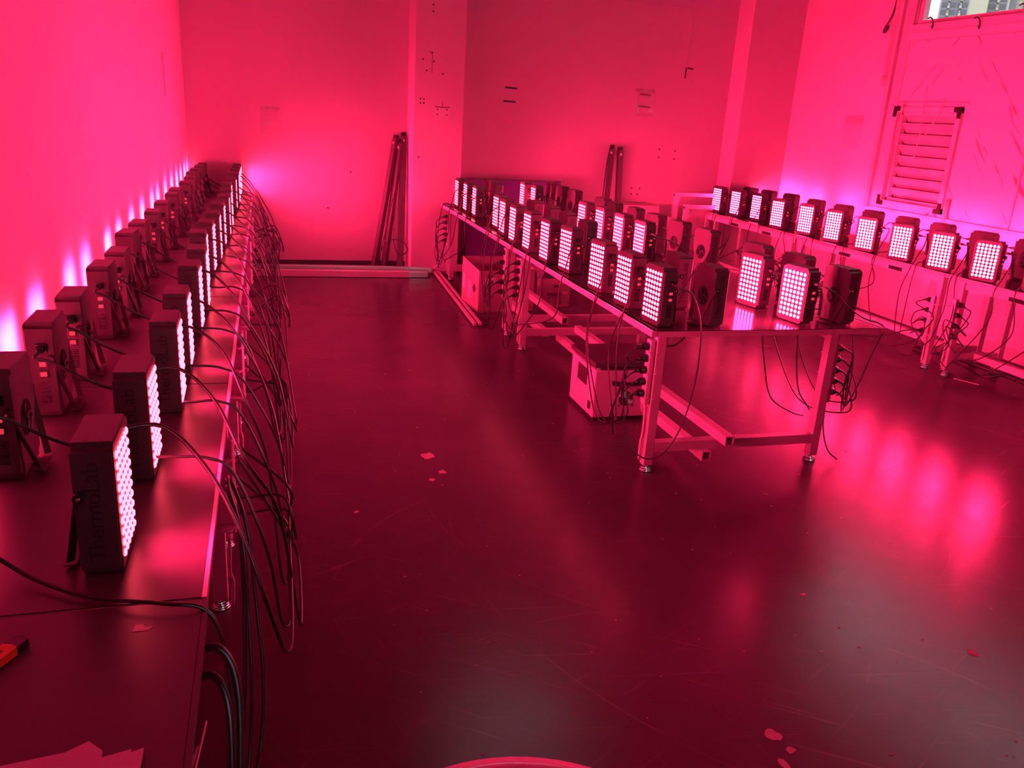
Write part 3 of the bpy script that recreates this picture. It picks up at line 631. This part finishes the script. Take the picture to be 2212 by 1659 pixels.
rn = 'third row of the middle tables'
for i, o in enumerate(panels[rn]):
    y = o.location[1]; k = near_strips('N', y)
    def pth(s, st, y=y):
        zl = rnd.uniform(.12, .35); yy = y-.16
        if i == 0: return [(2.74, 3.50, .93), (2.84, 3.525, .86), (2.95, 3.53, .80), (3.05, 3.53, .772), (3.095, 3.54, .73), (3.07, 3.56, .60), (3.02, 3.56, .42), (2.97, 3.57, .30), (2.95, 3.58, .42)]
        return [(2.72, yy, .90), (2.86, yy, .78), (2.98, yy, .765), (3.07, yy, .768), (3.10, yy+J(.03), .70), (3.09, yy+J(.05), .5), (3.03, (yy+st['y'])/2, zl), (2.98, st['y']+J(.06), zl+.1), (2.97, st['y'], zl+.25)]
    cord(rn, i, k[:2], pth, .0040)
rn = 'window-side row of the middle tables'
for i, o in enumerate(panels[rn]):
    y = o.location[1]; k = near_strips('N', y)
    def pth(s, st, y=y):
        zl = rnd.uniform(.10, .3); yy = y+.18
        if i == 0: return [(2.95, 3.88, .84), (3.06, 3.84, .775), (3.10, 3.80, .70), (3.11, 3.74, .5), (3.05, 3.66, .32), (2.98, 3.6, .26), (2.96, 3.59, .4)]
        return [(2.96, yy, .86), (3.05, yy, .78), (3.095, yy+J(.03), .70), (3.10, yy+J(.05), .5), (3.05, (yy+st['y'])/2, zl), (2.99, st['y']+J(.06), zl+.1), (2.97, st['y'], zl+.25)]
    cord(rn, i, k[:2], pth, .0040)
# cords seen hanging under the near end of the middle table
for pts, lb in (([(2.42, 3.62, .715), (2.45, 3.60, .55), (2.52, 3.6, .36), (2.68, 3.62, .26), (2.79, 3.66, .22)], 'thin black cord sagging under middle table front edge to its right leg'),
                ([(2.62, 3.6, .715), (2.63, 3.58, .55), (2.67, 3.58, .40), (2.74, 3.58, .31), (2.79, 3.62, .27)], 'black cord hanging under middle table, close to its right leg'),
                ([(1.86, 3.72, .71), (1.92, 3.75, .62), (2.02, 3.78, .60), (2.10, 3.8, .66), (2.12, 3.8, .72)], 'short black cord looping under middle table beside its left leg'),
                ([(2.87, 3.6, .30), (2.86, 3.57, .18), (2.88, 3.53, .07), (2.93, 3.5, .02)], 'thin grey lead trailing to the floor at middle table right leg')):
    simple('cable', m_rubber, lambda b: tube(b, pts, .004, 6, 8), label=lb, cat='cable', group='loose cords')
rn = 'front row of the right tables'
for i, o in enumerate(panels[rn]):
    y = o.location[1]; k = near_strips('R', y)
    def pth(s, st, y=y):
        zl = rnd.uniform(.06, .25); yy = y-.17
        return [(4.97, yy-.02, .90), (4.91, yy-.03, .80), (4.865, yy-.03, .70), (4.84+J(.02), yy-.04+J(.04), .5), (4.82+J(.03), (yy+st['y'])/2+J(.1), zl+.06), (4.80+J(.03), yy*.3+st['y']*.7, zl), (4.79, st['y']+J(.08), zl+.12), (4.80, st['y']+.1*(1 if yy > st['y'] else -1), zl+.25)]
    cord(rn, i, k[:2], pth, .0042)
rn = 'wall row of the right tables'
for i, o in enumerate(panels[rn]):
    y = o.location[1]; k = near_strips('R', y)
    def pth(s, st, y=y):
        zl = rnd.uniform(.05, .22); yy = y+.2
        return [(5.26, yy, .87), (5.14, yy-.02, .80), (5.0, yy-.05, .775), (4.90, yy-.08, .77), (4.86, yy-.10, .70), (4.835, yy-.12+J(.05), .45), (4.82, (yy+st['y'])/2+J(.1), zl), (4.80, st['y']+J(.1), zl+.1), (4.80, st['y']+J(.03), zl+.24)]
    cord(rn, i, k[:2], pth, .0038)
# thick cables under the right tables
for pts, r, lb in (([(5.25, 5.6, .02), (5.2, 5.2, .06), (5.1, 4.95, .10), (5.15, 4.7, .09), (5.28, 4.45, .05), (5.3, 4.3, .02)], .016, 'thick black cable bundle low under the right tables'),
                   ([(5.05, 5.15, .09), (5.12, 4.9, .05), (5.1, 4.7, .04), (5.2, 4.6, .10), (5.3, 4.55, .13)], .010, 'second black cable bundle under right tables, nearer the aisle'),
                   ([(4.95, 7.0, .30), (4.85, 6.5, .12), (4.85, 6.0, .05), (4.86, 5.6, .12), (4.87, 5.3, .25), (4.87, 5.12, .28)], .005, 'long thin black cord sagging between right table legs')):
    simple('cable_bundle', m_rubber, lambda b: tube(b, pts, r, 8, 8), label=lb, cat='cable', group='loose cords')

# ------------------------------------------------------------------ things on and under the tables
# white instrument with a dark heated lid
t = thing('bench_oven', 'white boxy bench instrument with black slab lid under the middle table', 'appliance', (1.80, 4.27, 0), 0)
simple('body', m_white, lambda b: box(b, (.20, .20, .165), (.40, .40, .29), bev=.006), parent=t)
simple('foot', m_plug, lambda b: (box(b, (.03, .03, .010), (.03, .03, .02)), box(b, (.37, .03, .010), (.03, .03, .02)), box(b, (.03, .37, .010), (.03, .03, .02)), box(b, (.37, .37, .010), (.03, .03, .02))), parent=t)
simple('lid', m_black, lambda b: box(b, (.20, .20, .345), (.42, .42, .028), bev=.003), parent=t)
for x, y in ((.03, .03), (.37, .03), (.03, .37), (.37, .37)):
    simple('corner_post', m_chrome, lambda b: (cyl(b, (x, y, .308), (x, y, .331), .010, 12), [cyl(b, (x, y, .312+k*.006), (x, y, .315+k*.006), .016, 12) for k in range(3)]), parent=t)
simple('handle', m_plug, lambda b: (box(b, (.205, -.024, .232), (.15, .014, .022), bev=.003), box(b, (.12, -.012, .236), (.025, .026, .024)), box(b, (.29, -.012, .236), (.025, .026, .024))), parent=t)
f = simple('fan_guard', m_chrome, lambda b: [tube(b, [(.205+r*math.cos(a*PI/8), -.004, .135+r*math.sin(a*PI/8)) for a in range(17)], .0015, 5, 0) for r in (.012, .020, .028, .036, .044)], parent=t)
simple('fan_hole', m_print, lambda b: cyl(b, (.205, -.002, .135), (.205, .001, .135), .046, 24), parent=t)
for a in (45, 135, 225, 315):
    ca, sa = math.cos(math.radians(a)), math.sin(math.radians(a))
    simple('guard_arm', m_chrome, lambda b: (bar(b, (.205, -.005, .135), (.205+.062*ca, -.004, .135+.062*sa), .003, .003), cyl(b, (.205+.062*ca, 0, .135+.062*sa), (.205+.062*ca, -.006, .135+.062*sa), .006, 8)), parent=t)
simple('control_panel', m_face, lambda b: box(b, (-.002, .20, .235), (.006, .15, .10)), parent=t)
simple('rocker_switch', m_plug, lambda b: box(b, (-.003, .055, .085), (.008, .030, .045)), parent=t)
simple('outlet', m_face, lambda b: box(b, (.335, -.002, .262), (.028, .005, .024)), parent=t)

# open carton
t = thing('carton', 'open brown cardboard carton under the farther middle table', 'box', (1.70, 7.36, 0), 0)
a = math.atan2(-.36, .09); 
P0, P1 = Vector((0, 0, 0)), Vector((.07, -.36, 0)); ex = Vector((.52, .06, 0))
def wallq(b, p, q, h0, h1, tk=.006):
    p = Vector(p); q = Vector(q); n = (q-p).cross(Vector((0, 0, 1))).normalized()*tk
    vs = []
    for off in (Vector(), n):
        vs.append([b.verts.new(p+off), b.verts.new(q+off), b.verts.new(q+off+Vector((0, 0, h1))), b.verts.new(p+off+Vector((0, 0, h0)))])
    A, B = vs; b.faces.new(A); b.faces.new(B[::-1])
    for i in range(4): b.faces.new((A[i], B[i], B[(i+1) % 4], A[(i+1) % 4]))
for p, q, h0, h1 in ((P0, P1, .44, .37), (P1, P1+ex, .37, .38), (P1+ex, P0+ex, .38, .43), (P0+ex, P0, .43, .44)):
    simple('side', m_card, lambda b: wallq(b, p, q, h0, h1), parent=t)
simple('bottom', m_card, lambda b: prism(b, [(0.004, 0), (.07, -.355), (.585, -.29), (.515, .055)], 'z', .002, .01), parent=t)
d = (P1-P0).normalized()
def onside(b, s0, s1, z0, z1, n=-.002):
    nn = Vector((d.y, -d.x, 0))*(-1)
    nn = Vector((-.981, -.19, 0))*.0085
    vs = [b.verts.new(P0+d*s0+nn+Vector((0, 0, z0))), b.verts.new(P0+d*s1+nn+Vector((0, 0, z0))), b.verts.new(P0+d*s1+nn+Vector((0, 0, z1))), b.verts.new(P0+d*s0+nn+Vector((0, 0, z1)))]; b.faces.new(vs)
simple('paper_label', m_label, lambda b: onside(b, .02, .08, .16, .30), parent=t)
simple('paper_label', m_label, lambda b: onside(b, .14, .22, .09, .25), parent=t)
def diam(b):
    nn = Vector((-.981, -.19, 0))*.0085; c = P0+d*.28+Vector((0, 0, .20))+nn
    b.faces.new([b.verts.new(c+v) for v in (d*.04, Vector((0, 0, .045)), d*-.04, Vector((0, 0, -.045)))])
simple('diamond_mark', m_ink, diam, parent=t)
simple('paper_label', m_label, lambda b: (box(b, (.17, -.3570, .27), (.10, .003, .08), Matrix.Rotation(.115, 3, 'Z'))), parent=t)
simple('printed_square', m_ink, lambda b: (box(b, (.18, -.3590, .27), (.028, .003, .030), Matrix.Rotation(.115, 3, 'Z'))), parent=t)
# closed small carton
t = thing('carton', 'small closed carton standing on floor behind the middle table crossbars', 'box', (2.445, 7.20, 0), 0)
simple('box_body', m_cardlight, lambda b: box(b, (.125, .12, .11), (.25, .24, .22), bev=.003), parent=t)
simple('hand_hole', m_ink, lambda b: box(b, (.11, -.001, .195), (.05, .004, .018), bev=.001), parent=t)
simple('paper_label', m_label, lambda b: box(b, (.205, -.001, .135), (.05, .003, .028)), parent=t)
def prn(b):
    r2 = random.Random(5)
    for z in (.125, .108):
        x = .03
        while x < .165:
            w2 = r2.uniform(.006, .014); box(b, (x+w2/2, -.0008, z), (w2, .002, .009)); x += w2+.004
    for x in (.035, .10, .15):
        for z in (.085, .066, .047, .028): box(b, (x+.01, -.0008, z), (r2.uniform(.012, .022), .002, .007))
simple('faded_print', m_ink, prn, parent=t, kind='stuff')
# blue board leaning behind the far middle table
t = thing('leaning_board', 'blue-violet laminate board leaning on back wall behind middle tables', 'board')
rot = Matrix.Rotation(math.radians(-7), 3, 'X')
simple('board_sheet', m_blue, lambda b: box(b, (2.61, 8.93, .50), (1.07, .025, 1.0), rot), parent=t)
simple('edge_strip', m_black, lambda b: box(b, (2.61, 8.988, 1.0), (1.07, .03, .015), rot), parent=t)
# dark cabinets / boxes behind the window-side row
simple('storage_box', m_cardlight, lambda b: box(b, (3.95, 8.93, .40), (.62, .40, .80), bev=.004), label='pale low storage box against the back wall beside the leaning bars', cat='box')
simple('storage_box', m_card, lambda b: box(b, (4.30, 8.8, .34), (.22, .30, .68), bev=.004), label='narrow brown storage box left of the leaning window frame', cat='box')
# window frames leaning in the right back corner
t = thing('spare_window', 'white window frame leaning in the corner by the far right table', 'window')
def fr(b, x0, x1, z0, z1, y, s):
    for p, q in (((x0, y, z0), (x0, y, z1)), ((x1, y, z0), (x1, y, z1)), ((x0-s/2, y, z1), (x1+s/2, y, z1)), ((x0-s/2, y, z0), (x1+s/2, y, z0))): bar(b, p, q, s, .04)
simple('outer_frame', m_steel, lambda b: fr(b, 4.50, 5.12, .04, .93, 8.82, .06), parent=t)
t = thing('spare_window', 'smaller white frame nested inside the leaning window frame', 'window')
simple('outer_frame', m_steel, lambda b: fr(b, 4.61, 5.02, .04, .80, 8.76, .05), parent=t)
simple('pane_backing', m_slat, lambda b: box(b, (4.815, 8.785, .42), (.40, .006, .74)), parent=t)

# black light bars leaning
def lbar(label, p, q, w_=.062, d_=.045):
    t = thing('light_bar', label, 'lamp', group='leaning light bars')
    p = Vector(p); q = Vector(q); u = (q-p).normalized()
    bm = nb(); bar(bm, p, q, w_, d_, .003); obj('bar_housing', bm, m_black, t)
    bm = nb(); bar(bm, q, q+u*.035, w_*.8, d_*.8); obj('end_socket', bm, m_plug, t)
    rt = u.to_track_quat('Y', 'Z').to_matrix()
    for s in (-1, 0, 1):
        bm = nb(); c = q+u*.04+rt @ Vector((s*.016, 0, 0)); cyl(bm, c, c+u*.008, .005, 8); obj('terminal', bm, m_chrome, t)
    bm = nb(); c = q-u*.05+rt @ Vector((0, 0, d_/2+.001)); box(bm, c, (.026, .026, .006), rt)
    obj('switch', bm, m_switch, t) if False else obj('switch', bm, m_strip, t)
    return t
lbar('black light bar leaning furthest left beside the back pillar', (1.090, 9.0, .03), (1.322, 9.12, 1.37))
lbar('black light bar leaning between the two others beside the pillar', (1.195, 8.98, .03), (1.37, 9.10, 1.33))
lbar('black light bar standing nearly upright against the pillar', (1.36, 8.95, .03), (1.405, 9.12, 1.40))
lbar('black light bar left of the leaning pair on back wall', (3.70, 8.98, .02), (3.785, 9.13, 1.385))
lbar('black light bar right of the leaning pair on back wall', (3.90, 8.98, .02), (3.885, 9.13, 1.37))
simple('bar_lead', m_rubber, lambda b: tube(b, [(1.35, 9.08, .95), (1.27, 9.0, .7), (1.20, 8.93, .42), (1.14, 8.9, .16), (1.17, 8.88, .05), (1.26, 8.88, .03)], .005, 6), label='black lead trailing down between the bars by the pillar', cat='cable')
simple('bar_lead', m_rubber, lambda b: tube(b, [(1.12, 8.9, .06), (1.16, 8.88, .25), (1.26, 8.88, .34), (1.38, 8.88, .32), (1.43, 8.88, .24), (1.38, 8.88, .18), (1.31, 8.88, .22), (1.28, 8.9, .4), (1.32, 9.0, .8)], .005, 6), label='looped black lead crossing the leaning bars by the pillar', cat='cable')
simple('bar_lead', m_rubber, lambda b: tube(b, [(3.78, 9.08, 1.38), (3.73, 9.06, 1.36), (3.70, 9.04, 1.2), (3.67, 9.0, .8), (3.66, 9.0, .4)], .008, 6), label='black lead along the left bar of the right leaning pair', cat='cable')

# round table at the bottom edge of the picture
t = thing('round_table', 'round pale table with a raised rim at the bottom edge', 'table', (.363, .896, 0))
def rim(b):
    n = 72; prof = [(.355, .455), (.370, .462), (.372, .49), (.366, .50), (.332, .50), (.326, .492), (.322, .478), (.0, .478)]
    rings = []
    for r, z in prof:
        rings.append([b.verts.new((r*math.cos(2*PI*k/n), r*math.sin(2*PI*k/n), z)) for k in range(n)] if r else [b.verts.new((0, 0, z))])
    for A, B in zip(rings, rings[1:]):
        for k in range(n):
            f = b.faces.new((A[k], A[(k+1) % n], B[(k+1) % n], B[k]) if len(B) > 1 else (A[k], A[(k+1) % n], B[0])); f.smooth = True
    b.faces.new(rings[0][::-1])
simple('top', m_white, rim, parent=t)
simple('pedestal', m_steel, lambda b: (cyl(b, (0, 0, .02), (0, 0, .456), .035, 20), cyl(b, (0, 0, 0), (0, 0, .02), .22, 32, .19)), parent=t)

# papers, knife, tape on the near left table
def sheet(b, pts, z, tk=.0012): prism(b, pts, 'z', z, z+tk)
for n_, (pts, z, lb) in enumerate((
    ([(-.42, .85), (-.28, .85), (-.275, 1.145), (-.40, 1.13)], .7505, 'white paper sheet leftmost in the fan at bottom left'),
    ([(-.34, .85), (-.235, .85), (-.262, 1.13), (-.285, 1.155), (-.335, 1.125)], .753, 'white paper sheet with a raised corner in the fan'),
    ([(-.28, .85), (-.222, .85), (-.221, 1.122), (-.262, 1.112)], .7555, 'white paper sheet in the right half of the fan'),
    ([(-.235, .85), (-.203, .85), (-.2025, 1.118), (-.222, 1.112)], .7580, 'white paper sheet at the right end of the fan'))):
    simple('paper_sheet', m_paper, lambda b: sheet(b, pts, z), label=lb, cat='paper', group='papers at the table corner')
t = thing('utility_knife', 'black and orange utility knife at the left picture edge', 'knife', (-.462, 1.395, .7505), math.radians(62))
simple('handle', m_plug, lambda b: prism(b, [(-.09, -.011), (.045, -.014), (.052, .0), (.045, .014), (-.09, .011)], 'z', .0, .016), parent=t)
simple('grip', m_orange, lambda b: prism(b, [(-.02, -.0145), (.018, -.0145), (.022, .0), (.018, .0145), (.0, .0145), (.004, .0), (-.02, -.004)], 'z', .002, .0175), parent=t)
simple('tape_scrap', m_label, lambda b: prism(b, [(-.263, 1.440), (-.236, 1.440), (-.226, 1.452), (-.242, 1.452), (-.247, 1.462), (-.259, 1.462)], 'z', .7502, .7508), label='small pale tape scrap stuck on the bare near left table', cat='tape')
simple('paper_strip', m_paper, lambda b: (prism(b, [(-.139, 1.115), (-.132, 1.15), (-.128, 1.15), (-.136, 1.10)], 'z', .72, .7212), bar(b, (-.136, 1.10, .70), (-.118, 1.18, .742), .001, .008), bar(b, (-.136, 1.08, .66), (-.126, 1.07, .72), .001, .008)), label='white paper strips poking out from the nearest left table edge', cat='paper')

# wall hangings and marks
def bag(x0, x1, z0, z1, lb):
    t = thing('plastic_bag', lb, 'plastic bag', group='clear bags taped to walls')
    simple('film', m_film, lambda b: grid(b, x0, x1, z0, z1), parent=t)
    simple('tape', m_tape, lambda b: box(b, ((x0+x1)/2, YB-.007, z1-.02), (x1-x0-.02, .001, .03)), parent=t)
def grid(b, x0, x1, z0, z1, n=8):
    r2 = random.Random(int(x0*100)); V = [[b.verts.new((x0+(x1-x0)*i/n, YB-.004-r2.uniform(0, .012), z0+(z1-z0)*j/n)) for j in range(n+1)] for i in range(n+1)]
    for i in range(n):
        for j in range(n): b.faces.new((V[i][j], V[i+1][j], V[i+1][j+1], V[i][j+1]))
bag(-.05, .16, 1.335, 1.62, 'clear plastic bag taped to the back wall left of the pillar')
bag(4.02, 4.27, 1.75, 2.05, 'clear plastic bag taped to the back wall over two black marks')
def grid2(b):
    r2 = random.Random(4); n = 8
    V = [[b.verts.new((XR-.004-r2.uniform(0, .012), 7.56+.30*i/n, 1.555+.33*j/n)) for j in range(n+1)] for i in range(n+1)]
    for i in range(n):
        for j in range(n): b.faces.new((V[i][j], V[i+1][j], V[i+1][j+1], V[i][j+1]))
t = thing('plastic_bag', 'clear plastic bag taped to the right wall left of the louvre', 'plastic bag', group='clear bags taped to walls')
simple('film', m_film, grid2, parent=t); simple('tape', m_tape, lambda b: box(b, (XR-.018, 7.71, 1.845), (.001, .28, .08)), parent=t)
t = thing('wall_tape', 'torn tape and film scrap stuck on the left wall', 'tape')
simple('tape', m_tape, lambda b: prism(b, [(7.35, 1.98), (7.52, 1.99), (7.50, 1.66), (7.43, 1.66)], 'x', XL+.001, XL+.003), parent=t)
simple('film', m_label, lambda b: prism(b, [(7.45, 1.90), (7.62, 1.89), (7.60, 1.97), (7.48, 1.97)], 'x', XL+.002, XL+.006), parent=t)
for (x, z, lb) in ((2.57, 1.955, 'upper black dash drawn on back wall right of the pillar'), (2.56, 1.815, 'lower black dash drawn on back wall right of the pillar'), (4.15, 1.985, 'upper black dash behind the bag taped to the back wall'), (4.15, 1.855, 'lower black dash behind the bag taped to the back wall')):
    simple('tape_mark', m_mark, lambda b: box(b, (x, YB-.002, z), (.14, .003, .018), Matrix.Rotation(.03, 3, 'Y')), label=lb, cat='mark', group='black dashes on the back wall')
pil = bpy.data.objects['pillar']
def holes(b, pts, y): [cyl(b, (x, y-.002, z), (x, y+.002, z), .009, 8) for x, z in pts]
simple('drill_holes', m_mark, lambda b: holes(b, [(1.62, 2.66), (1.62, 2.60), (1.62, 2.22), (1.53, 2.155), (1.64, 2.14), (1.57, 2.05), (1.735, 2.03), (1.515, 1.78), (1.55, 1.78), (1.515, 1.74), (1.55, 1.74), (1.69, 1.69), (1.79, 1.69), (1.69, 1.64), (1.79, 1.64), (1.51, 1.21)], 8.78), parent=pil, kind='stuff')
simple('mounting_scar', m_strip, lambda b: box(b, (1.74, 8.779, 1.665), (.15, .002, .085)), parent=pil)
simple('pencil_line', m_mark, lambda b: (box(b, (1.74, 8.778, 1.712), (.15, .002, .007)), box(b, (1.625, 8.779, 2.12), (.004, .002, .18)), box(b, (1.74, 8.779, 1.74), (.004, .002, .06)), box(b, (1.61, 8.779, 2.225), (.05, .002, .004))), parent=pil)
wb = bpy.data.objects['wall_back']
simple('plaster_chip', m_mark, lambda b: (box(b, (4.66, YB-.002, 2.30), (.10, .003, .016), Matrix.Rotation(.1, 3, 'Y')), box(b, (4.62, YB-.002, 2.25), (.014, .003, .12))), parent=wb)
simple('wall_outline', m_wall_low, lambda b: (box(b, (4.625, YB-.003, 2.9), (.012, .006, 1.2)), box(b, (3.2, YB-.003, 2.93), (2.85, .006, .010))), parent=wb)
simple('drill_holes', m_mark, lambda b: holes(b, [(4.40, 1.40), (4.60, 1.39), (4.40, 1.31), (4.60, 1.30), (4.1, .95), (4.2, .95), (4.1, .88), (4.18, .88), (.86, 1.0), (.62, .62)], YB-.001), parent=wb, kind='stuff')
t = thing('strap', 'dark strap hanging beside the pipe left of the high window', 'strap')
simple('webbing', m_mark, lambda b: tube(b, [(XR-.02, 7.36, 3.1), (XR-.03, 7.37, 2.93), (XR-.03, 7.40, 2.80), (XR-.04, 7.46, 2.70), (XR-.03, 7.47, 2.66), (XR-.03, 7.42, 2.72)], .010, 6), parent=t)
for n_, (y, z) in enumerate(((6.80, 2.70), (6.25, 2.66), (5.8, 2.72))):
    simple('wire_scrap', m_mark, lambda b: tube(b, [(XR-.07, y+.06, z+.035), (XR-.075, y+.02, z+.04), (XR-.07, y-.01, z+.01), (XR-.066, y-.015, z-.05), (XR-.07, y-.005, z-.03)], .007, 5), label='dark wire scrap on the high window sill, %s from the left' % ['first', 'second', 'third'][n_], cat='wire', group='scraps on the window sill')

# floor scraps
def blob(b, x, y, r, seed, z=.0004):
    r2 = random.Random(seed); n = 11; sx, sy = r2.uniform(.7, 1.2), r2.uniform(.7, 1.2)
    prism(b, [(x+sx*r*r2.uniform(.55, 1.1)*math.cos(2*PI*k/n), y+sy*r*r2.uniform(.55, 1.1)*math.sin(2*PI*k/n)) for k in range(n)], 'z', z, z+.0012)
FL = [(.756, 3.889, .048, 'largest pale scrap on the aisle floor'), (.788, 3.682, .032, 'middle of three pale scraps on the aisle floor'), (.721, 3.60, .018, 'smallest of three pale scraps on the aisle floor'),
      (1.39, 1.70, .026, 'upper of three pale scraps near the bottom edge'), (1.405, 1.635, .022, 'middle of three pale scraps near the bottom edge'), (1.355, 1.59, .024, 'lowest of three pale scraps near the bottom edge'),
      (2.331, 1.918, .026, 'lone reddish scrap on floor at the right'), (1.944, 2.361, .013, 'small pale scrap on floor right of centre'), (.335, 3.322, .014, 'tiny pale scrap on aisle floor by the left tables')]
for k, (x, y, r, lb) in enumerate(FL): simple('floor_scrap', m_chip, lambda b: blob(b, x, y, r, k+3), label=lb, cat='scrap', group='pale scraps on the floor')
def specks(b):
    r2 = random.Random(9)
    for k in range(130): blob(b, r2.uniform(.2, 3.2), r2.uniform(1.3, 5.5), r2.uniform(.002, .006), k)
simple('floor_specks', m_chip, specks, label='tiny pale specks scattered over the dark floor', cat='debris', kind='stuff')
simple('floor_strip', m_strip, lambda b: prism(b, [(4.92, 4.80), (5.0, 4.64), (5.015, 4.65), (4.935, 4.81)], 'z', .0004, .003), label='pale flat strip on floor before the right table legs', cat='strip')
